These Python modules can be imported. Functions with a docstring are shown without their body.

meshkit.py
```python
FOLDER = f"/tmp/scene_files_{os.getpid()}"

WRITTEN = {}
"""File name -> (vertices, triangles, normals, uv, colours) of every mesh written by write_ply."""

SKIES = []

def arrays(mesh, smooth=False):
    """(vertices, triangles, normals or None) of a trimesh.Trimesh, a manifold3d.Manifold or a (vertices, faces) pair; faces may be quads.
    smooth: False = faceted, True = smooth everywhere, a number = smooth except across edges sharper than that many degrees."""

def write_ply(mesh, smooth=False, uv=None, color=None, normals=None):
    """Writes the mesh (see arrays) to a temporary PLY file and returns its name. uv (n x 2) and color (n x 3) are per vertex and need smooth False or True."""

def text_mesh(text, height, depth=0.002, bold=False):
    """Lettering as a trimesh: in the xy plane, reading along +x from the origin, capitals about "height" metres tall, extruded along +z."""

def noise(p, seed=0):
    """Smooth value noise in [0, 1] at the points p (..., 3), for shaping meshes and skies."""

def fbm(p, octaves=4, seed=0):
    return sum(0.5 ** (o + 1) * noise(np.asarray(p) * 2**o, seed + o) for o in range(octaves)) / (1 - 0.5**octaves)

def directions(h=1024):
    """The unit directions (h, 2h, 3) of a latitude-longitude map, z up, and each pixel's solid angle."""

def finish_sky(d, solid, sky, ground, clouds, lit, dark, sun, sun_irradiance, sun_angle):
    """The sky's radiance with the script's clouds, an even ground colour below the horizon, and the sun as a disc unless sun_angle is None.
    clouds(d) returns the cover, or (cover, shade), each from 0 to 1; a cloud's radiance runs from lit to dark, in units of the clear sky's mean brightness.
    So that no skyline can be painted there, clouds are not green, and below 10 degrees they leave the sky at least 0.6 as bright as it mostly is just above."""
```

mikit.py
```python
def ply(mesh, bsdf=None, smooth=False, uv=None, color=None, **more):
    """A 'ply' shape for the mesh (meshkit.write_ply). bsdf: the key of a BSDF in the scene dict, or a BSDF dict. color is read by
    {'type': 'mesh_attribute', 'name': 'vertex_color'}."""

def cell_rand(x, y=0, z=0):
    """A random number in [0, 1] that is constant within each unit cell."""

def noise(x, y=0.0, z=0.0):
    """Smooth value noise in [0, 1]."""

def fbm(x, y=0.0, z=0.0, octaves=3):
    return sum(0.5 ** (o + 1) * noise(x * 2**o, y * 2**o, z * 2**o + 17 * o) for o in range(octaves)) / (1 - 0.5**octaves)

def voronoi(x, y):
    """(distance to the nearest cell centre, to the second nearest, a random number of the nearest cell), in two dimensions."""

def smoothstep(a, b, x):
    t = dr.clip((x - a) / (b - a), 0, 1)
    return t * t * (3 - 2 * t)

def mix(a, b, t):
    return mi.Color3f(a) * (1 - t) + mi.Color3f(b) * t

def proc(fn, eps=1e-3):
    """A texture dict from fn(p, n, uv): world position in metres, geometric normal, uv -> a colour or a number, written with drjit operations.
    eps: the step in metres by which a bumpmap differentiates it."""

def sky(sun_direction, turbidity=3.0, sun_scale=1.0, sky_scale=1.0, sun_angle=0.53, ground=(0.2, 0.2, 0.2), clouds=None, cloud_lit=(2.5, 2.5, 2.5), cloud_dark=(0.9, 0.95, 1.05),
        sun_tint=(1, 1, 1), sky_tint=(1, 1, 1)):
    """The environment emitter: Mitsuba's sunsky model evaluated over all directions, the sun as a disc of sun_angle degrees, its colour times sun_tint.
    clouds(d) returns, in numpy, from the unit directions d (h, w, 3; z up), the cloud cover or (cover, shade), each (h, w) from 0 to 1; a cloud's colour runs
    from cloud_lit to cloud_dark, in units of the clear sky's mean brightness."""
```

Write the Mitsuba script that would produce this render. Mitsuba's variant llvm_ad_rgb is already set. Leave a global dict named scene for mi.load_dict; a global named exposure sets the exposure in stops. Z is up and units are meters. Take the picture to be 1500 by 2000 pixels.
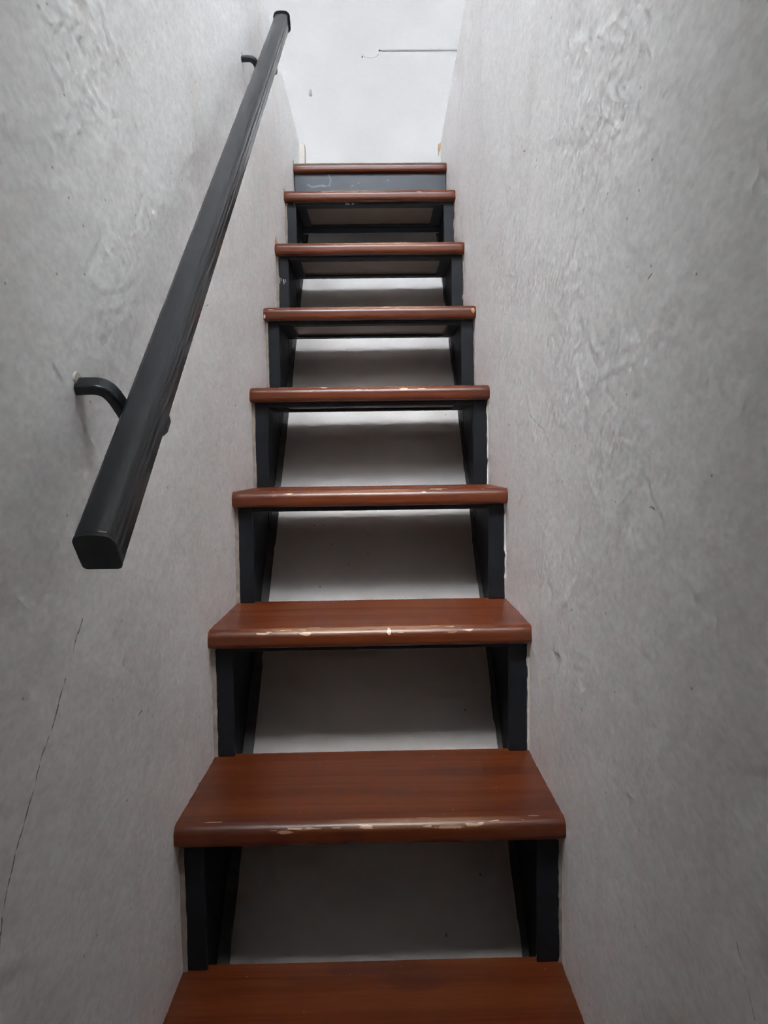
import math, random
import numpy as np, trimesh, drjit as dr, mitsuba as mi
import meshkit, mikit
from mikit import proc, noise, fbm, cell_rand, smoothstep, mix
from shapely.geometry import Polygon, LineString, Point
from shapely import affinity

T = mi.ScalarTransform4f
rng = np.random.default_rng(7)
random.seed(7)
scene, labels = {}, {}

# ------------------------------------------------------------------ camera, sky, exposure
CAM = np.array([0.02433, -0.91835, 1.07798])
FWD = np.array([0.0035694, 0.9980295, -0.0626449])
UPV = np.array([0.0143987, 0.0625875, 0.9979357])
scene['camera'] = {'type': 'perspective', 'fov': 53.1301, 'fov_axis': 'x', 'near_clip': 0.02, 'far_clip': 200.0,
                   'to_world': T().look_at(origin=CAM.tolist(), target=(CAM + FWD).tolist(), up=UPV.tolist())}


def overcast(d):
    n = meshkit.fbm(d * np.array([2.0, 2.0, 3.5]), 4, seed=3)
    return np.clip(0.75 + 0.6 * (n - 0.5), 0, 1), np.clip(0.25 + 0.5 * (n - 0.5), 0, 1)


scene['sky'] = mikit.sky((-0.6, 0.35, 0.75), turbidity=4.0, sun_scale=0.0, sky_scale=1.0, ground=(0.25, 0.25, 0.24),
                         clouds=overcast, cloud_lit=(1.56, 1.54, 1.5), cloud_dark=(1.05, 1.05, 1.05))
exposure = 8.3

# the opening that lets the daylight in (upper storey)
ROOF_LIGHT = (-0.85, 0.7, -3.1, -1.3)     # x0, x1, y0, y1 of the roof light, behind the stairwell

# ------------------------------------------------------------------ measures
R, G, DEP, TH = 0.25527, 0.26379, 0.3069, 0.037      # rise, going, depth and thickness of a tread
Q = G / R
SKEW = 0.0136
Z8, Y8 = 8 * R + 0.2147, 7 * G + 0.3161
LANDING = Z8


def half(y):
    return 0.312 - 0.0053 * y


def tread_y(i):
    return i * G if i < 8 else Y8


def tread_z(i):
    return (i + 1) * R if i < 8 else Z8


SOFFIT = 0.185                                    # the slab's plane: y = SOFFIT + Q z


def soffit_y(z):
    return SOFFIT + Q * z


def soffit_z(y):
    return (y - SOFFIT) / Q


# ------------------------------------------------------------------ helpers
def numbered(key):
    if key not in scene and key not in labels:
        return key
    k = 1
    while f'{key}_{k:03d}' in scene or f'{key}_{k:03d}' in labels:
        k += 1
    return f'{key}_{k:03d}'


def obj(name, mesh, bsdf, parent=None, smooth=False, **more):
    key = numbered((parent + '__' if parent else '') + name)
    scene[key] = mikit.ply(mesh, bsdf, smooth=smooth, **more)
    return key


def tag(key, label=None, cat=None, group=None, kind=None):
    d = labels.setdefault(key, {})
    for a, b in (('label', label), ('category', cat), ('group', group), ('kind', kind)):
        if b:
            d[a] = b
    return key


def struct(name, mesh, bsdf, label=None, smooth=False):
    key = obj(name, mesh, bsdf, None, smooth)
    return tag(key, label, None, None, 'structure')


def box(x0, x1, y0, y1, z0, z1):
    b = trimesh.creation.box((x1 - x0, y1 - y0, z1 - z0))
    b.apply_translation(((x0 + x1) / 2, (y0 + y1) / 2, (z0 + z1) / 2))
    return b


def cat(*ms):
    return trimesh.util.concatenate(list(ms))


def extrude_x(poly_yz, x0, x1):
    """A prism along x of a polygon in (y, z)."""
    m = trimesh.creation.extrude_polygon(Polygon(poly_yz) if not hasattr(poly_yz, 'exterior') else poly_yz, x1 - x0, engine='earcut')
    v = np.array(m.vertices)
    m = trimesh.Trimesh(np.stack([v[:, 2] + x0, v[:, 0], v[:, 1]], 1), np.array(m.faces), process=False)
    m.fix_normals()
    return m


def bevel_box(x0, x1, y0, y1, z0, z1, r=0.0015):
    pts = []
    for x in (x0, x1):
        for y in (y0, y1):
            for z in (z0, z1):
                sx, sy, sz = (1 if x == x0 else -1), (1 if y == y0 else -1), (1 if z == z0 else -1)
                pts += [(x + sx * r, y + sy * r, z), (x + sx * r, y, z + sz * r), (x, y + sy * r, z + sz * r)]
    return trimesh.convex.convex_hull(np.array(pts))


def skewed(m):
    v = np.array(m.vertices)
    v[:, 1] += v[:, 0] * SKEW
    return trimesh.Trimesh(v, np.array(m.faces), process=False)


def grid(us, vs, fn):
    """A sheet fn(u, v) -> (n, 3) over the grid of us and vs, quads."""
    U, V = np.meshgrid(us, vs, indexing='ij')
    p = fn(U.ravel(), V.ravel())
    n, m = len(us), len(vs)
    i, j = np.meshgrid(np.arange(n - 1), np.arange(m - 1), indexing='ij')
    a = (i * m + j).ravel()
    return p, np.stack([a, a + m, a + m + 1, a + 1], 1)


# ------------------------------------------------------------------ materials
def seg(py, pz, a, b):
    """Distance of the points (py, pz) to the segment a-b."""
    dy, dz = b[0] - a[0], b[1] - a[1]
    t = dr.clip(((py - a[0]) * dy + (pz - a[1]) * dz) / (dy * dy + dz * dz), 0, 1)
    return dr.sqrt(dr.square(py - a[0] - t * dy) + dr.square(pz - a[1] - t * dz))


def polyline(py, pz, pts):
    d = seg(py, pz, pts[0], pts[1])
    for a, b in zip(pts[1:-1], pts[2:]):
        d = dr.minimum(d, seg(py, pz, a, b))
    return d


CRACK_LEFT = [(-0.066, 0.910), (-0.085, 0.893), (-0.10, 0.875), (-0.120, 0.854), (-0.148, 0.822), (-0.180, 0.795), (-0.205, 0.766), (-0.227, 0.741), (-0.258, 0.704), (-0.275, 0.66)]
CRACK_RIGHT = [(0.627, 1.294), (0.60, 1.24), (0.571, 1.188), (0.545, 1.165), (0.513, 1.155), (0.47, 1.143), (0.426, 1.134), (0.3825, 1.105), (0.349, 1.075), (0.331, 1.041)]
SCRATCH_RIGHT = [(-0.3266, 0.7263), (-0.356, 0.7245)]
LINE_RIGHT = [(-0.3062, 0.678), (-0.322, 0.655), (-0.3395, 0.636)]
NICKS_LEFT, NICKS_RIGHT = [], []      # (y, z, length, angle) of dark scuffs, filled below
for side, seq in ((NICKS_LEFT, 9), (NICKS_RIGHT, 9)):
    g = np.random.default_rng(31 if side is NICKS_LEFT else 32)
    for k in range(seq):
        side.append((g.uniform(-0.3, 1.0), g.uniform(0.7, 1.7), g.uniform(0.003, 0.009), g.uniform(-0.7, 0.8)))


def wall_albedo(cracks, nicks, pale):
    def fn(p, n, uv):
        y, z = p.y, p.z
        blot = fbm(y * 3.1 + 7, z * 3.1, 0.0, 4)
        fine = 0.35 * fbm(y * 34 + z * 16, z * 80 - y * 16, 3.0, 2) + 0.65 * fbm(y * 115, z * 210, 5.0, 2)
        c = mix((0.83, 0.832, 0.822), (0.785, 0.783, 0.768), smoothstep(0.35, 0.75, blot))
        c = c * (0.87 + 0.26 * fine)
        # pin holes and dark specks in the plaster
        sx, sz = y * 26, z * 55
        r1 = cell_rand(dr.floor(sx), dr.floor(sz), 5)
        dx, dz = sx - dr.floor(sx) - 0.5, sz - dr.floor(sz) - 0.5
        speck = dr.select(r1 > 0.972, 1 - smoothstep(0.04, 0.10, dr.sqrt(dx * dx * 1.6 + dz * dz)), 0.0)
        c = mix(c, (0.30, 0.28, 0.26), speck * 0.75)
        # brown hand and shoe stains, blotches with edges of their own
        st = smoothstep(0.64, 0.72, fbm(y * 11 + 3, z * 8 + 9, 0.0, 5))
        c = mix(c, (0.56, 0.50, 0.42), st * 0.10)
        for pts, w, a in cracks:
            wob = 0.0012 * (noise(y * 300, z * 300, 1.0) - 0.5)
            gap = smoothstep(0.25, 0.5, noise(y * 170, z * 170, 8.0))
            c = mix(c, (0.16, 0.16, 0.16), (1 - smoothstep(w * 0.5, w * 1.3, polyline(y, z, pts) + wob)) * a * gap)
        for pts, w in pale:
            c = mix(c, (0.85, 0.82, 0.76), (1 - smoothstep(w * 0.5, w * 1.2, polyline(y, z, pts))) * 0.8)
        for (ny, nz, l, ang) in nicks:
            q = [(ny - l * math.cos(ang), nz - l * math.sin(ang)), (ny + l * math.cos(ang), nz + l * math.sin(ang))]
            c = mix(c, (0.22, 0.20, 0.19), (1 - smoothstep(0.0006, 0.0016, seg(y, z, *q))) * 0.8)
        return c
    return fn


def plaster(name, albedo, rough=0.62):
    scene[name] = {'type': 'twosided', 'bsdf': {'type': 'principled', 'base_color': proc(albedo), 'roughness': rough, 'specular': 0.35}}


plaster('plaster_left', wall_albedo([(CRACK_LEFT, 0.0010, 0.85)], NICKS_LEFT, []))
plaster('plaster_right', wall_albedo([(CRACK_RIGHT, 0.0007, 0.7), (LINE_RIGHT, 0.0008, 0.6)], NICKS_RIGHT, [(SCRATCH_RIGHT, 0.0010)]))


def slab_albedo(p, n, uv):
    b = fbm(p.x * 5, p.z * 5, 1.0, 4)
    c = mix((0.68, 0.66, 0.63), (0.60, 0.58, 0.55), smoothstep(0.35, 0.75, b))
    sx, sz = p.x * 42, p.z * 42
    r1 = cell_rand(dr.floor(sx), dr.floor(sz), 9)
    dx, dz = sx - dr.floor(sx) - 0.5, sz - dr.floor(sz) - 0.5
    return mix(c, (0.2, 0.15, 0.12), dr.select(r1 > 0.985, 1 - smoothstep(0.05, 0.12, dr.sqrt(dx * dx + dz * dz)), 0.0) * 0.8)


plaster('plaster_slab', slab_albedo)


def far_albedo(p, n, uv):
    b = fbm(p.x * 2, p.z * 2, 4.0, 4)
    return mix((0.63, 0.63, 0.625), (0.57, 0.57, 0.565), smoothstep(0.3, 0.8, b))


plaster('plaster_far', far_albedo)
scene['ceiling_paint'] = {'type': 'twosided', 'bsdf': {'type': 'diffuse', 'reflectance': {'type': 'rgb', 'value': [0.72, 0.72, 0.72]}}}
scene['low_bounce_paint'] = {'type': 'twosided', 'bsdf': {'type': 'diffuse', 'reflectance': {'type': 'rgb', 'value': [0.26, 0.25, 0.235]}}}  # dark tone chosen to soak up bounce in the unseen hall
scene['low_bounce_floor'] = {'type': 'twosided', 'bsdf': {'type': 'diffuse', 'reflectance': proc(lambda p, n, uv: mix((0.13, 0.10, 0.085), (0.09, 0.07, 0.06), fbm(p.x * 9, p.y * 9, 0.0, 4)))}}  # unseen floor, toned down to cut bounce into the stairwell
scene['cement'] = {'type': 'twosided', 'bsdf': {'type': 'diffuse', 'reflectance': proc(lambda p, n, uv: mix((0.42, 0.40, 0.37), (0.30, 0.28, 0.26), fbm(p.x * 9, p.y * 9, p.z * 9, 4)))}}
scene['filler'] = {'type': 'twosided', 'bsdf': {'type': 'diffuse', 'reflectance': proc(lambda p, n, uv: mix((0.50, 0.44, 0.38), (0.26, 0.21, 0.18), fbm(p.x * 60, p.y * 60, p.z * 60, 4)))}}
scene['bare_plaster'] = {'type': 'twosided', 'bsdf': {'type': 'diffuse', 'reflectance': {'type': 'rgb', 'value': [0.68, 0.64, 0.58]}}}
scene['raw_wood'] = {'type': 'twosided', 'bsdf': {'type': 'diffuse', 'reflectance': {'type': 'rgb', 'value': [0.50, 0.34, 0.20]}}}


def wood_parts(p):
    k = dr.floor((p.z + 0.05) / R)                        # which tread
    yy, zz = p.y - p.x * SKEW - (k - 1) * G, p.z - k * R   # from its nosing: back and up
    s = k * 3.7
    warp = fbm(p.x * 2.2 + s, yy * 9, zz * 9 + s, 3)
    bands = 0.6 * noise(p.x * 1.6 + s, (yy + 0.05 * warp) * 45 + s * 5, zz * 60) + 0.4 * noise(p.x * 4 + s, (yy + 0.03 * warp) * 190 + s * 5, zz * 190)
    pores = noise(p.x * 26 + s, yy * 700, zz * 700 + s)
    return k, yy, zz, s, bands, pores


def wood_wear_sheen(p, k, yy, zz, s):
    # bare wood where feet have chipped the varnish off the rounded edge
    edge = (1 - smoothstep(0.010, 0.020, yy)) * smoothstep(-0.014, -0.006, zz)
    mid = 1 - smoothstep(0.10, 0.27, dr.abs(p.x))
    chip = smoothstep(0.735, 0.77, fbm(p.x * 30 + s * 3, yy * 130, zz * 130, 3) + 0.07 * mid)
    rub_sheen = smoothstep(0.42, 0.85, fbm(p.x * 6 + s * 9, zz * 40, yy * 30, 2) + 0.22 * mid) * mid  # pale band: part wear, part highlight painted along the nosing crest
    return edge * chip, edge * rub_sheen


SPOTS = [(6, -0.3025, -0.0275, 0.0034, 0.0055, (0.62, 0.58, 0.55)), (6, 0.2965, -0.016, 0.006, 0.008, (0.42, 0.26, 0.15)),
         (3, 0.0360, -0.0075, 0.0042, 0.0065, (0.62, 0.45, 0.30)), (3, -0.1230, -0.0090, 0.0120, 0.0035, (0.52, 0.34, 0.21)),
         (2, -0.1358, -0.0120, 0.0130, 0.0030, (0.42, 0.25, 0.14)), (2, 0.1269, -0.0100, 0.0260, 0.0020, (0.42, 0.25, 0.14))]


def wood_color(p, n, uv):
    k, yy, zz, s, bands, pores = wood_parts(p)
    c = mix((0.152, 0.036, 0.011), (0.106, 0.023, 0.007), smoothstep(0.2, 0.9, bands))
    c = c * (0.86 + 0.2 * pores)
    c = c * (0.9 + 0.25 * noise(s, 1.3, 2.1))
    c = mix(c, (0.07, 0.02, 0.013), smoothstep(0.62, 0.72, fbm(p.x * 5 + s, yy * 16, 3.0, 4)) * 0.45)
    chip, rub_sheen = wood_wear_sheen(p, k, yy, zz, s)
    c = mix(c, (0.36, 0.20, 0.11), rub_sheen * 0.85 * (0.55 + 0.45 * pores))
    c = mix(c, (0.56, 0.38, 0.24), chip)
    # single chips and spots: tread, across, up from the tread's top, half sizes, colour
    for kk, cx, cz, rx, rz, col in SPOTS:
        d = dr.sqrt(dr.square((p.x - cx) / rx) + dr.square((zz - cz) / rz)) + 0.5 * (noise(p.x * 400, zz * 400, 3.0) - 0.5)
        c = mix(c, col, dr.select((dr.abs(k - kk) < 0.5) & (yy < 0.03), 1 - smoothstep(0.8, 1.05, d), 0.0))
    # the undersides are unvarnished, greyed boards
    c = mix(c, mix((0.15, 0.105, 0.075), (0.11, 0.08, 0.06), bands), smoothstep(-TH + 0.003, -TH + 0.0005, zz) * smoothstep(0.010, 0.014, yy))
    # crumbs of plaster and dust lying on the boards
    sx, sy = p.x * 60 + s, yy * 60
    r1 = cell_rand(dr.floor(sx), dr.floor(sy), k)
    dx, dy = sx - dr.floor(sx) - 0.5, sy - dr.floor(sy) - 0.5
    return mix(c, (0.55, 0.48, 0.40), dr.select(r1 > 0.975, 1 - smoothstep(0.03, 0.07, dr.sqrt(dx * dx + 2 * dy * dy)), 0.0) * 0.8)


def wood_bump(p, n, uv):
    k, yy, zz, s, bands, pores = wood_parts(p)
    return 0.5 * bands + 0.5 * pores


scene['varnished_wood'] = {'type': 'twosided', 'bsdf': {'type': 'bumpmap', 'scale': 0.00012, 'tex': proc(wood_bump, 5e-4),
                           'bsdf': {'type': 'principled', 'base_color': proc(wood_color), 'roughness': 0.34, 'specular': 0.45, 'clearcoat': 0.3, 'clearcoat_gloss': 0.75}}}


def flecks(c, p):
    """Chips of pale undercoat here and there in the paint."""
    sx, sz, sy = p.x * 45, p.z * 45, p.y * 45
    r1 = cell_rand(dr.floor(sx), dr.floor(sz), dr.floor(sy))
    dx, dz, dy = sx - dr.floor(sx) - 0.5, sz - dr.floor(sz) - 0.5, sy - dr.floor(sy) - 0.5
    return mix(c, (0.35, 0.37, 0.38), dr.select(r1 > 0.992, 1 - smoothstep(0.05, 0.12, dr.sqrt(dx * dx + dz * dz * 2 + dy * dy)), 0.0) * 0.7)


# drips of wall paint and rubbed places on the steel: depth (y), half width, polyline (x, z)
DRIPS = [(1.6108, 0.0013, [(-0.2990, 1.702), (-0.2962, 1.688), (-0.2925, 1.6815), (-0.288, 1.679)]),
         (1.6108, 0.0017, [(-0.2935, 1.682), (-0.2932, 1.6660)]), (1.6108, 0.0011, [(-0.2885, 1.679), (-0.2883, 1.6730)]),
         (1.6108, 0.0016, [(-0.2800, 1.6765), (-0.2797, 1.6630)]), (1.6108, 0.0010, [(-0.2745, 1.676), (-0.2742, 1.6690)]),
         (1.8746, 0.0022, [(-0.0860, 2.0010), (-0.0739, 2.0000)]), (1.8746, 0.0020, [(-0.0629, 2.0005), (-0.0575, 2.0015)]),
         (1.8746, 0.0024, [(-0.2700, 2.0030), (-0.2680, 1.9990)]),
         (0.8364, 0.0012, [(0.2625, 0.9680), (0.2670, 0.9560), (0.2745, 0.9490)])]
SCUFFS = [(0.0040, [(-0.247, 2.1776), (-0.225, 2.1694), (-0.2047, 2.1731), (-0.1845, 2.1758)]),
          (0.0030, [(-0.1845, 2.1715), (-0.1603, 2.1745), (-0.1559, 2.1961), (-0.1635, 2.2179)]),
          (0.0028, [(-0.0725, 2.1734), (-0.0705, 2.1734)]), (0.0026, [(-0.0480, 2.1829), (-0.0465, 2.1829)]), (0.0026, [(0.0690, 2.1933), (0.0710, 2.1933)])]


def steel_paint(p, n, uv):
    c = mix((0.015, 0.018, 0.022), (0.009, 0.011, 0.0135), fbm(p.x * 14, p.y * 14, p.z * 14, 3))
    c = flecks(c, p)
    x = p.x
    for y0, w, pts in DRIPS:
        near = dr.abs(p.y - x * SKEW - y0) < 0.008
        rag = 0.0016 * (noise(x * 420, p.z * 420, 2.0) - 0.5)
        c = mix(c, (0.55, 0.56, 0.55), dr.select(near, 1 - smoothstep(w * 0.6, w, polyline(x, p.z, pts) + rag), 0.0) * 0.85)
    return c


def rail_color(p, n, uv):
    return flecks(mix((0.015, 0.018, 0.021), (0.009, 0.011, 0.013), fbm(p.x * 14, p.y * 14, p.z * 14, 3)), p)


def riser_haze_color(p, n, uv):
    c = mix((0.034, 0.042, 0.052), (0.024, 0.031, 0.040), fbm(p.x * 9, p.y * 9, p.z * 16, 4))
    for w, pts in SCUFFS:
        rag = 0.004 * (noise(p.x * 260, p.z * 260, 2.0) - 0.5)
        c = mix(c, (0.22, 0.27, 0.34), (1 - smoothstep(w * 0.4, w * 1.3, polyline(p.x, p.z, pts) + rag)) * 0.4)
    return c


scene['black_steel'] = {'type': 'twosided', 'bsdf': {'type': 'bumpmap', 'scale': 0.0003, 'tex': proc(lambda p, n, uv: fbm(p.x * 70, p.y * 70, p.z * 70, 2), 1e-3),
                        'bsdf': {'type': 'principled', 'base_color': proc(steel_paint), 'roughness': 0.46, 'specular': 0.32}}}
scene['rail_paint'] = {'type': 'twosided', 'bsdf': {'type': 'bumpmap', 'scale': 0.00004, 'tex': proc(lambda p, n, uv: fbm(p.x * 90, p.y * 30, p.z * 30, 2), 1e-3),
                       'bsdf': {'type': 'principled', 'base_color': proc(rail_color), 'roughness': 0.24, 'specular': 0.32, 'clearcoat': 0.4, 'clearcoat_gloss': 0.9}}}
scene['shaded_steel'] = {'type': 'twosided', 'bsdf': {'type': 'principled', 'base_color': {'type': 'rgb', 'value': [0.009, 0.010, 0.012]}, 'roughness': 0.65, 'specular': 0.15}}  # same black paint, darkened and dulled for the shade behind the posts
scene['lit_strip_steel'] = {'type': 'twosided', 'bsdf': {'type': 'principled', 'base_color': proc(lambda p, n, uv: mix((0.100, 0.097, 0.093), (0.055, 0.054, 0.053), fbm(p.x * 50, p.y * 50, p.z * 50, 3))), 'roughness': 0.6, 'specular': 0.3}}  # same black paint, made paler to paint the light on the strip
scene['riser_haze_paint'] = {'type': 'twosided', 'bsdf': {'type': 'principled', 'base_color': proc(riser_haze_color), 'roughness': 0.38, 'specular': 0.45}}  # base made paler and bluer, partly lens haze put into the colour
scene['grey_plastic'] = {'type': 'twosided', 'bsdf': {'type': 'principled', 'base_color': {'type': 'rgb', 'value': [0.42, 0.42, 0.43]}, 'roughness': 0.5}}
scene['dark_hole'] = {'type': 'twosided', 'bsdf': {'type': 'diffuse', 'reflectance': {'type': 'rgb', 'value': [0.12, 0.12, 0.12]}}}

# ------------------------------------------------------------------ the stairwell walls
Y_NEAR, Z_FLOOR = -1.25, 0.0
LEFT_END, RIGHT_END = 2.404, 2.44


def left_top(y):
    return 2.534 - 0.0443 * y


def right_top(y):
    return 2.553 - 0.0490 * y


def stair_wall(sign, end, top, seed, brush):
    """The plastered face as a fine sheet with the trowel's and the brush's relief, and a plain box behind it."""
    us = np.concatenate([np.arange(Y_NEAR, -0.45, 0.02), np.arange(-0.45, 0.9, 0.0030), np.linspace(0.9, end, 190)])
    vs = np.concatenate([np.linspace(0, 0.55, 24)[:-1], np.linspace(0.55, 1.72, 390)[:-1], np.linspace(1.72, 2.45, 96)]) / 2.45

    def fn(u, v):
        z = Z_FLOOR + v * (top(u) - Z_FLOOR)
        pt = np.stack([u, z, 0 * u], 1)
        a, b = u * math.cos(brush) + z * math.sin(brush), -u * math.sin(brush) + z * math.cos(brush)
        coarse = np.clip(0.45 + 0.7 * (meshkit.fbm(pt * 3.7, 3, seed + 21) - 0.3), 0.35, 0.8)
        d = 0.0026 * (meshkit.fbm(pt * 4.5, 3, seed) - 0.5) + 0.0012 * (meshkit.fbm(pt * 22, 2, seed + 9) - 0.5)
        d += RELIEF * coarse * (meshkit.fbm(pt * 95, 2, seed + 3) - 0.5)
        d += 0.8 * RELIEF * coarse * (meshkit.fbm(np.stack([a * 40, b * 130, 0 * a], 1), 2, seed + 5) - 0.5)
        pit = meshkit.noise(pt * 70, seed + 14)
        d += 0.0009 * np.clip(pit - 0.90, 0, 1) / 0.1                     # crumbs stuck under the paint
        return np.stack([sign * (half(u) - d), u, z], 1)

    p, f = grid(us, vs, fn)
    n, m = len(us), len(vs)
    if sign > 0:
        f = f[:, ::-1]
    k = n * m
    quads, verts = [f], [p]
    for e in (np.arange(n) * m + m - 1, (n - 1) * m + np.arange(m), np.arange(m)):      # top, far end, near end
        q = p[e].copy()
        q2 = q.copy()
        q2[:, 0] = sign * 0.44
        i = np.arange(len(e) - 1)
        quads.append(np.stack([i, i + 1, i + 1 + len(e), i + len(e)], 1) + k)
        verts += [q, q2]
        k += 2 * len(e)
    c = np.array([(sign * 0.44, u, z) for u, z in ((Y_NEAR, 0.0), (end, 0.0), (end, top(end)), (Y_NEAR, top(Y_NEAR)))])
    verts.append(c)
    quads.append(np.array([[0, 1, 2, 3]]) + k)
    quads = np.vstack(quads)
    return trimesh.Trimesh(np.vstack(verts), np.vstack([quads[:, [0, 1, 2]], quads[:, [0, 2, 3]]]), process=False)


RELIEF = 0.0025
struct('wall_left', stair_wall(-1, LEFT_END, left_top, 3, -0.6), 'plaster_left', 'rough grey plastered wall on the left with the handrail', smooth=True)
struct('wall_right', stair_wall(1, RIGHT_END, right_top, 5, 0.75), 'plaster_right', 'rough grey plastered wall on the right of the steps', smooth=True)
HX, HY = 2.2, -4.2                                # unseen hall behind the camera, added wide and dark to soak up bounce
struct('floor', box(-HX, HX, HY, 2.4, -0.12, 0.0), 'low_bounce_floor', 'unseen floor at the foot of the stairs, darkened to cut bounce')
struct('wall_added_rear', box(-HX, HX, HY - 0.12, HY, 0.0, LANDING - 0.17), 'low_bounce_paint', 'far wall of the added unseen hall')
struct('wall_added_hall_left', box(-HX - 0.12, -HX, HY, Y_NEAR + 0.1, 0.0, LANDING - 0.17), 'low_bounce_paint', 'left wall of the added unseen hall')
struct('wall_added_hall_right', box(HX, HX + 0.12, HY, Y_NEAR + 0.1, 0.0, LANDING - 0.17), 'low_bounce_paint', 'right wall of the added unseen hall')
struct('wall_added_hall_front', cat(box(-HX, -0.44, Y_NEAR, Y_NEAR + 0.1, 0.0, LANDING - 0.17), box(0.44, HX, Y_NEAR, Y_NEAR + 0.1, 0.0, LANDING - 0.17)), 'low_bounce_paint', 'wall of the added unseen hall beside the stair opening')
struct('ceiling', box(-HX, HX, HY, Y_NEAR, LANDING - 0.17, LANDING - 0.05), 'low_bounce_paint', 'ceiling of the added unseen hall')

# the sloping plaster slab seen through the open risers
SL_TOP = 2.05
slab = extrude_x([(soffit_y(0.0), 0.0), (soffit_y(SL_TOP), SL_TOP), (soffit_y(SL_TOP) + 0.14, SL_TOP), (soffit_y(0.0) + 0.14, 0.0)], -0.325, 0.325)
struct('sloping_slab', slab, 'plaster_slab', 'sloping plaster slab behind the open risers')

# ------------------------------------------------------------------ the upper storey
UX0, UX1, UY0, UY1, UZ = -2.4, 1.8, -3.2, 3.2, 5.0
SLAB0 = LANDING - 0.17
HOLE_Y0 = -0.62
struct('floor_upper', cat(box(UX0, -0.43, Y_NEAR, UY1, SLAB0, LANDING), box(0.43, UX1, Y_NEAR, UY1, SLAB0, LANDING),
                          box(UX0, UX1, UY0, Y_NEAR, LANDING - 0.05, LANDING),
                          box(-0.43, 0.43, Y_NEAR, HOLE_Y0, SLAB0, LANDING), box(-0.43, 0.43, Y8 + 0.20, UY1, SLAB0, LANDING - 0.001)), 'cement', 'upper storey floor around the stair opening')
struct('wall_back', box(UX0, UX1, UY1, UY1 + 0.15, SLAB0, UZ), 'plaster_far', 'bright white plaster wall at the head of the stairs')
struct('wall_upper_right', box(UX1, UX1 + 0.15, UY0, UY1, SLAB0, UZ), 'plaster_far', 'right wall of the upper storey')
struct('wall_upper_near', box(UX0, UX1, UY0 - 0.15, UY0, SLAB0, UZ), 'plaster_far', 'near wall of the upper storey')
struct('wall_upper_left', box(UX0 - 0.15, UX0, UY0, UY1, SLAB0, UZ), 'plaster_far', 'left wall of the upper storey')
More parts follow.
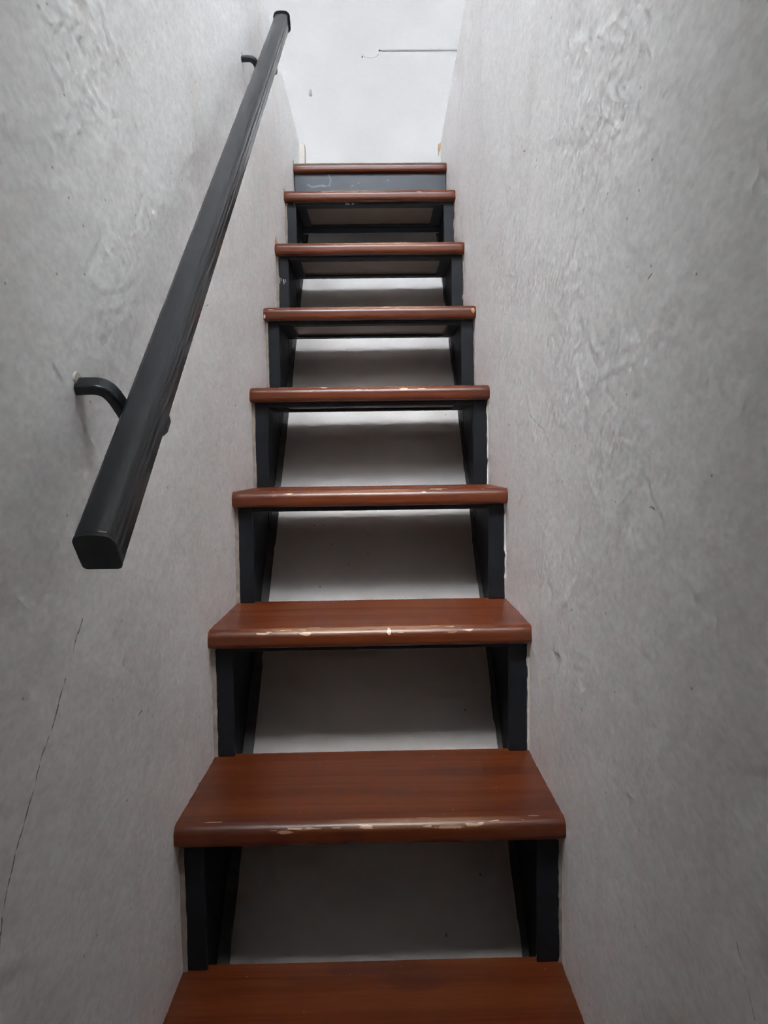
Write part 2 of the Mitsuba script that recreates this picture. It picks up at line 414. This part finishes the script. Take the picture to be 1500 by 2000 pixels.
rx0, rx1, ry0, ry1 = ROOF_LIGHT
struct('ceiling_upper', cat(box(UX0, rx0, UY0, UY1, UZ, UZ + 0.15), box(rx1, UX1, UY0, UY1, UZ, UZ + 0.15),
                            box(rx0, rx1, UY0, ry0, UZ, UZ + 0.15), box(rx0, rx1, ry1, UY1, UZ, UZ + 0.15)), 'ceiling_paint', 'upper storey ceiling with a roof light')

# curb nib on the left and the broken skirting sliver on the right, at the head of the stairs
tag(obj('curb_nib', bevel_box(-0.33, -0.2762, 2.400, 2.455, LANDING, 2.4258, 0.002), 'bare_plaster'), 'short cream plaster nib at the end of the left wall', None, None, 'structure')
sl = trimesh.convex.convex_hull(np.array([(x, y, z) for y in (2.436, 2.446) for x, z in ((0.2880, 2.4300), (0.3000, 2.4375), (0.3000, 2.4230), (0.2885, 2.3865), (0.2905, 2.3865))]))
tag(obj('skirting_sliver', sl, 'raw_wood'), 'small broken brown sliver at the end of the right wall', 'wood sliver')

# marks on the far wall
cab = trimesh.creation.cylinder(0.0045, segment=[(0.056, 3.197, 3.2125), (1.2, 3.197, 3.2065)], sections=10)
tag(obj('cable', cab, 'grey_plastic', None, 40), 'thin grey cable running level along the white far wall', 'cable')


def disc(x, z, r, d=0.003):
    c = trimesh.creation.cylinder(r, d, sections=14)
    c.apply_transform(trimesh.transformations.rotation_matrix(math.pi / 2, [1, 0, 0]))
    c.apply_translation((x, 3.2 - d / 2, z))
    return c


obj('screw_hole', disc(0.0500, 3.2128, 0.0045), 'dark_hole', 'wall_back')
obj('screw_hole', disc(-0.0400, 3.1815, 0.0040), 'dark_hole', 'wall_back')
arc = [(0.002 + 0.052 * math.cos(a), 3.2 - 0.0005, 3.2195 + 0.043 * math.sin(a)) for a in np.radians(np.linspace(212, 330, 18))]
obj('plaster_ring', cat(*[trimesh.creation.cylinder(0.0014, segment=[a, b], sections=6) for a, b in zip(arc[:-1], arc[1:])]), 'grey_plastic', 'wall_back')
hook = trimesh.creation.icosphere(2, 1.0)
hv = np.array(hook.vertices) * np.array([0.0085, 0.007, 0.012])
hv[:, 0] *= 1 - 0.35 * np.clip(hv[:, 2] / 0.012, 0, 1)
hv[:, 2] += np.where(hv[:, 2] > 0, hv[:, 2] * 1.1, 0)
hook = trimesh.Trimesh(hv + np.array([-0.311, 3.196, 2.998]), np.array(hook.faces), process=False)
tag(obj('wall_plug', hook, 'grey_plastic', None, True), 'small grey plug in the white far wall, left of the cable', 'wall plug')

# ------------------------------------------------------------------ treads
LABEL = ['darkest red-brown wooden tread at the bottom edge of the photo, its nosing out of view',
         'largest whole wooden tread, with a broad pale edge of wear and painted highlight, second from the bottom',
         'brown wooden tread with small cream chip amid its edge, third from the bottom',
         'brown wooden tread seen almost edge on at eye level, fourth from the bottom',
         'brown wooden tread just above eye level with pale edge of wear and painted highlight, fifth from the bottom',
         'brown wooden tread with a white paint spot at its left end, sixth from the bottom',
         'brown wooden tread with a broken filler sliver at its left end, third from the top',
         'pale brown wooden tread right below the closed steel riser, second from the top',
         'topmost wooden tread above the closed steel riser with painted blue haze']


def nosing_profile(dep, th):
    """(y, z) outline of a board from its underside's back, round the nosing, to its top's back."""
    rt, rb = 0.017, 0.011
    pts = [(dep, -th)]
    for a in np.linspace(-90, -180, 7):
        pts.append((rb + rb * math.cos(math.radians(a)), -th + rb + rb * math.sin(math.radians(a))))
    for a in np.linspace(180, 90, 11):
        pts.append((rt + rt * math.cos(math.radians(a)), -rt + rt * math.sin(math.radians(a))))
    pts.append((dep, 0.0))
    return pts


def tread_mesh(i):
    y0, z0 = tread_y(i), tread_z(i)
    hw = half(y0) + 0.0015
    prof = np.array(nosing_profile(DEP if i < 8 else 0.26, TH))
    xs = np.linspace(-hw, hw, 60)
    n = len(prof)
    g = np.random.default_rng(100 + i)
    ph = g.uniform(0, 9)
    P = []
    for x in xs:
        q = prof.copy()
        near = np.exp(-q[:, 0] / 0.03)                     # only the nosing is worn uneven
        w = 0.0012 * (meshkit.fbm(np.array([[x * 9 + ph, i, 0.0]]), 3, 40)[0] - 0.5)
        q[:, 0] -= w * near
        q[:, 1] += 0.0009 * (meshkit.fbm(np.array([[x * 6 + ph, i, 4.0]]), 2, 41)[0] - 0.5)
        # the board's ends are eased
        e = max(0.0, abs(x) - (hw - 0.004)) / 0.004
        c = np.array([q[:, 0].mean(), -TH / 2])
        q[:, 1] = c[1] + (q[:, 1] - c[1]) * (1 - 0.10 * e * e)
        q[:, 0] += 0.0015 * e * e * near
        P.append(np.stack([np.full(n, x), y0 + q[:, 0] + x * SKEW, z0 + q[:, 1]], 1))
    P = np.vstack(P)
    F = []
    for a in range(len(xs) - 1):
        for b in range(n):
            c = (b + 1) % n
            F.append((a * n + b, a * n + c, (a + 1) * n + c, (a + 1) * n + b))
    F = np.array(F)
    F = np.vstack([F[:, [0, 1, 2]], F[:, [0, 2, 3]]])
    cap = [(0, k, k + 1) for k in range(1, n - 1)]
    o = (len(xs) - 1) * n
    F = np.vstack([F, np.array(cap)[:, ::-1], np.array(cap) + o])
    m = trimesh.Trimesh(P, F, process=False)
    m.fix_normals()
    return m


ST = 'staircase'
tag(ST, 'steep open staircase of brown wooden treads on a black painted steel frame', 'staircase')
for i in range(9):
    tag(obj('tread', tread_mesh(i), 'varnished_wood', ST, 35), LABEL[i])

# ------------------------------------------------------------------ the steel frame under the treads
FR = ST
PW = 0.033
for i in range(8):
    y0, z0 = tread_y(i), tread_z(i)
    zb = z0 - TH
    hw = half(y0)
    front, back = y0 + 0.028, y0 + DEP
    xo = hw - 0.008
    for s in (-1, 1):
        a, b = sorted((s * (xo + (0.004 if s > 0 else 0)), s * (xo - PW)))
        z_low = tread_z(i - 1) - 0.0 if i else 0.0
        post = cat(bevel_box(a, b, front, front + 0.006, z_low, zb, 0.0018),
                   bevel_box(*sorted((s * xo, s * (xo - 0.005))), front + 0.001, front + PW, z_low, zb, 0.0015))
        obj('post', skewed(post), 'black_steel', FR)
        # triangular side plate between the post, the tread and the slab
        lo = soffit_z(y0 + 0.045) + 0.002
        top_y = min(back, soffit_y(zb - 0.012))
        pl = [(front + 0.006, zb - 0.001), (top_y, zb - 0.001), (top_y, max(soffit_z(top_y) + 0.002, 0)), (front + 0.024, max(soffit_z(front + 0.024) + 0.002, 0)), (front + 0.006, z_low + 0.001)]
        xa, xb = sorted((s * (xo - PW + 0.011), s * (xo - PW + 0.006)))
        obj('side_plate', skewed(extrude_x(pl, xa, xb)), 'shaded_steel', FR)
        # side bar under the board's end
        xa, xb = sorted((s * (xo - PW + 0.005), s * (xo - PW - 0.032)))
        obj('side_bar', skewed(bevel_box(xa, xb, front + 0.03, back - 0.028, zb - 0.006, zb, 0.0015)), 'black_steel', FR)
    obj('front_bar', skewed(bevel_box(-(xo - PW), xo - PW, front, front + 0.030, zb - 0.011, zb, 0.0015)), 'black_steel', FR)
    obj('back_bar', skewed(bevel_box(-(xo - PW + 0.004), xo - PW + 0.004, back - 0.034, back - 0.002, zb - 0.007, zb, 0.0015)), 'black_steel', FR)

# inclined flanges lying on the slab, one each side, their inner edge ragged with paint
for s, inner in ((-1, 0.2555), (1, 0.2640)):
    zs = np.linspace(0.03, 2.0, 260)
    rag = 0.0022 * (meshkit.fbm(np.stack([zs * 26, zs * 0 + s, zs * 0], 1), 3, 60 + s) - 0.5)
    rag += np.where(meshkit.noise(np.stack([zs * 15, zs * 0 + 3 * s, zs * 0], 1), 77) > 0.80, -0.0022, 0.0)
    u = np.array([0, -1 / math.hypot(1, Q), Q / math.hypot(1, Q)])      # off the slab, towards the viewer and up
    rows = []
    for z, r in zip(zs, rag):
        b = np.array([0, soffit_y(z), z])
        for x, h in ((0.285, 0.0), (0.285, 0.012), (inner + r, 0.007), (inner + r, 0.0)):
            rows.append(b + np.array([s * x, 0, 0]) + u * h)
    n = 4
    F = []
    for a in range(len(zs) - 1):
        for b in range(n):
            c = (b + 1) % n
            F.append((a * n + b, a * n + c, (a + 1) * n + c, (a + 1) * n + b))
    F = np.array(F)
    F = np.vstack([F[:, [0, 1, 2]], F[:, [0, 2, 3]], [[0, 2, 1], [0, 3, 2]], np.array([[0, 1, 2], [0, 2, 3]]) + (len(zs) - 1) * n])
    m = trimesh.Trimesh(np.array(rows), F, process=False)
    m.fix_normals()
    obj('stringer', skewed(m), 'lit_strip_steel', FR, 30)

# closed riser under the topmost tread
tag(obj('riser_panel', skewed(bevel_box(-half(2.18) + 0.003, half(2.18) - 0.003, Y8 + 0.022, Y8 + 0.028, tread_z(7) - 0.05, Z8 - TH, 0.001)), 'riser_haze_paint', FR), 'steel panel closing the topmost riser, blue-grey from painted haze')

# mortar seams between the posts and the walls, ragged
for i in range(8):
    y0, z0 = tread_y(i), tread_z(i)
    z_low = tread_z(i - 1) if i else 0.0
    for s in (-1, 1):
        n = 46
        zs = np.linspace(z_low, z0 - TH, n)
        g = meshkit.fbm(np.stack([zs * 60, zs * 0 + i, zs * 0 + s], 1), 3, 90)
        x_in = half(y0) - (0.0085 if s < 0 else 0.0038) + (0.004 if s < 0 else 0.008) * (g - 0.5)
        yf = y0 + 0.032 - 0.006 * meshkit.fbm(np.stack([zs * 45, zs * 0 + i, zs * 0 + 5 * s], 1), 2, 91)
        rows = []
        for z, x, y in zip(zs, x_in, yf):
            rows += [(s * x, y + 0.012, z), (s * x, y, z), (s * 0.316, y - 0.003, z), (s * 0.316, y + 0.012, z)]
        F = []
        for a in range(n - 1):
            for b in range(4):
                c = (b + 1) % 4
                F.append((a * 4 + b, a * 4 + c, (a + 1) * 4 + c, (a + 1) * 4 + b))
        F = np.array(F)
        F = np.vstack([F[:, [0, 1, 2]], F[:, [0, 2, 3]], [[0, 2, 1], [0, 3, 2]], np.array([[0, 1, 2], [0, 2, 3]]) + (n - 1) * 4])
        m = trimesh.Trimesh(np.array(rows), F, process=False)
        m.fix_normals()
        obj('mortar_seam', skewed(m), 'bare_plaster' if s > 0 and i in (2, 3, 4) else 'filler', 'wall_left' if s < 0 else 'wall_right')

# slivers of filler standing at the left ends of some treads
for i, h in ((6, 0.026), (7, 0.014), (8, 0.016)):
    y0, z0 = tread_y(i), tread_z(i)
    x = -half(y0)
    m = trimesh.convex.convex_hull(np.array([(x - 0.001, y0 + 0.001, z0 + h), (x + 0.002, y0 + 0.004, z0 + h * 0.5), (x - 0.001, y0, z0 - 0.02), (x + 0.008 * (i == 6) + 0.002, y0 + 0.012, z0 - 0.002), (x - 0.001, y0 + 0.02, z0 - 0.004)]))
    obj('filler_sliver', m, 'raw_wood' if i == 6 else 'filler', 'wall_left')

# ------------------------------------------------------------------ handrail
RX, RY, RZ, RA, RL = -0.24126, -0.20347, 1.00048, 0.70701, 2.08
RW, RH = 0.038, 0.0456
HR = 'handrail'
tag(HR, 'glossy black painted handrail with grooved sides climbing along the left wall', 'handrail')


def rail_frame(m):
    """From (across, up, along) to the place of the rail."""
    v = np.array(m.vertices)
    d, u = np.array([0, math.cos(RA), math.sin(RA)]), np.array([0, -math.sin(RA), math.cos(RA)])
    w = np.array([RX, RY, RZ]) + v[:, :1] * np.array([1.0, 0, 0]) + v[:, 1:2] * u + v[:, 2:3] * d
    m = trimesh.Trimesh(w, np.array(m.faces), process=False)
    m.fix_normals()
    return m


def rail_outline():
    """Half a moulded section: a broad, slightly domed top, rounded shoulders, a groove and a bead down each side."""
    w, h = RW / 2, RH / 2
    right = []
    for x in np.linspace(0, w - 0.009, 7):
        right.append((x, h - 0.0012 * (x / (w - 0.009)) ** 2))
    for t in np.radians(np.linspace(80, 0, 9)):
        right.append((w - 0.009 + 0.009 * math.cos(t), h - 0.0012 - 0.009 + 0.009 * math.sin(t)))
    for t in np.linspace(0, 1, 13)[1:]:                       # groove under the shoulder
        right.append((w - 0.0046 * math.sin(math.pi * t) ** 1.5, h - 0.0102 - 0.008 * t))
    for t in np.linspace(0, 1, 9)[1:]:                        # second, shallower one under the bead
        right.append((w - 0.0014 * math.sin(math.pi * t) ** 1.5, h - 0.0232 - 0.006 * t))
    for t in np.radians(np.linspace(0, -90, 7)):
        right.append((w - 0.005 + 0.005 * math.cos(t), -h + 0.005 + 0.005 * math.sin(t)))
    return Polygon(right + [(-x, y) for x, y in right[::-1] if x > 1e-9])


prof = rail_outline()
ring = np.array(prof.exterior.coords)[:-1]
ss = np.concatenate([np.linspace(0, 0.006, 5), np.linspace(0.03, RL, 60)])
rows = []
for t in ss:
    e = 0.10 * (1 - math.sqrt(max(0, 1 - (1 - t / 0.006) ** 2))) if t < 0.006 else 0.0
    rows.append(np.concatenate([ring * (1 - e), np.full((len(ring), 1), t)], 1))
n = len(ring)
F = []
for a in range(len(ss) - 1):
    for b in range(n):
        c = (b + 1) % n
        F.append((a * n + b, a * n + c, (a + 1) * n + c, (a + 1) * n + b))
F = np.array(F)
rail = trimesh.Trimesh(np.vstack(rows), np.vstack([F[:, [0, 1, 2]], F[:, [0, 2, 3]]]), process=False)
rail = rail_frame(rail)
obj('rail', rail, 'rail_paint', HR, True)


def plate(poly, z0, z1):
    m = trimesh.creation.extrude_polygon(poly, z1 - z0, engine='earcut')
    m.apply_translation((0, 0, z0))
    return m


obj('end_cap', rail_frame(plate(prof.convex_hull.buffer(0.0002), -0.0020, 0.0015)), 'rail_paint', HR)
lip = prof.convex_hull.buffer(0.0045, quad_segs=6)
tag(obj('end_cap', rail_frame(plate(lip, RL - 0.001, RL + 0.007)), 'rail_paint', HR, 30), 'projecting lip closing the upper end')


def sweep(path, ry, rz, sections=12):
    """A rounded bar along the path in 3-D, half widths ry (level) and rz (upright)."""
    path = np.array(path)
    t = np.gradient(path, axis=0)
    t /= np.linalg.norm(t, axis=1, keepdims=True)
    a = np.array([[0, 1.0, 0]] * len(path))
    b = np.cross(t, a)
    b /= np.linalg.norm(b, axis=1, keepdims=True)
    a = np.cross(b, t)
    ang = np.radians(np.array([20, 45, 70, 110, 135, 160, 200, 225, 250, 290, 315, 340]))
    cs, sn = np.sign(np.cos(ang)) * np.abs(np.cos(ang)) ** 0.45, np.sign(np.sin(ang)) * np.abs(np.sin(ang)) ** 0.45
    V = np.vstack([p + np.outer(cs * ry, aa) + np.outer(sn * rz, bb) for p, aa, bb in zip(path, a, b)])
    m = len(ang)
    F = []
    for i in range(len(path) - 1):
        for j in range(m):
            k = (j + 1) % m
            F.append((i * m + j, i * m + k, (i + 1) * m + k, (i + 1) * m + j))
    F = np.array(F)
    caps = [(0, j, j + 1) for j in range(1, m - 1)]
    F = np.vstack([F[:, [0, 1, 2]], F[:, [0, 2, 3]], np.array(caps)[:, ::-1], np.array(caps) + (len(path) - 1) * m])
    out = trimesh.Trimesh(V, F, process=False)
    out.fix_normals()
    return out


def bezier(pts, n=26):
    from math import comb
    pts = np.array(pts)
    t = np.linspace(0, 1, n)[:, None]
    k = len(pts) - 1
    return sum(comb(k, i) * (1 - t) ** (k - i) * t ** i * pts[i] for i in range(k + 1))


D3, U3 = np.array([0, math.cos(RA), math.sin(RA)]), np.array([0, -math.sin(RA), math.cos(RA)])
for yb, zb in ((-0.0555, 1.1685), (1.0588, 2.0873)):
    xw = -half(yb)
    rel = np.array([0, yb - RY, zb - RZ])
    t, uu, wl = rel @ D3, rel @ U3, xw - RX                    # the foot in the rail's own frame: along, up, across
    un = -RH / 2
    pts = np.vstack([[(wl - 0.012, uu), (wl + 0.010, uu + 0.0005)],
                     bezier([(wl + 0.016, uu + 0.0005), (-RW / 2 - 0.012, uu + 0.001), (-RW / 2 - 0.011, uu - 0.012), (-RW / 2 - 0.007, un + 0.004), (-RW / 2 - 0.004, un - 0.012), (0.002, un - 0.0075)])])
    arm = sweep(np.stack([pts[:, 0], 0 * pts[:, 0], pts[:, 1]], 1), 0.010, 0.0068)
    v = np.array(arm.vertices)
    arm = rail_frame(trimesh.Trimesh(np.stack([v[:, 0], v[:, 2], v[:, 1] + t], 1), np.array(arm.faces), process=False))
    br = obj('bracket', arm, 'rail_paint', HR, 40)
    # saddle plate under the rail
    pl = trimesh.convex.convex_hull(np.array([(x, y, z + t) for x in (-RW / 2 - 0.0008, RW / 2 + 0.0012) for y in (un - 0.0035, un + 0.004) for z in (-0.010, 0.010)] +
                                             [(x, y, z + t) for x in (-RW / 2 + 0.004, RW / 2 - 0.002) for y in (un - 0.0035, un + 0.003) for z in (-0.017, 0.017)]))
    obj('saddle', rail_frame(pl), 'rail_paint', br)
    # broken plaster round the bracket's foot
    g = np.random.default_rng(int(1000 * zb))
    ang = np.linspace(0, 2 * math.pi, 22)[:-1]
    rr = g.uniform(0.7, 1.15, len(ang))
    ch = np.array([(xw + 0.0022, yb + 0.012 * r * math.cos(a), zb + 0.008 + 0.010 * r * math.sin(a)) for a, r in zip(ang, rr * 0.75)] +
                  [(xw - 0.004, yb + 0.017 * r * math.cos(a), zb + 0.008 + 0.013 * r * math.sin(a)) for a, r in zip(ang, rr)])
    obj('plaster_chip', trimesh.convex.convex_hull(ch), 'bare_plaster', 'wall_left')
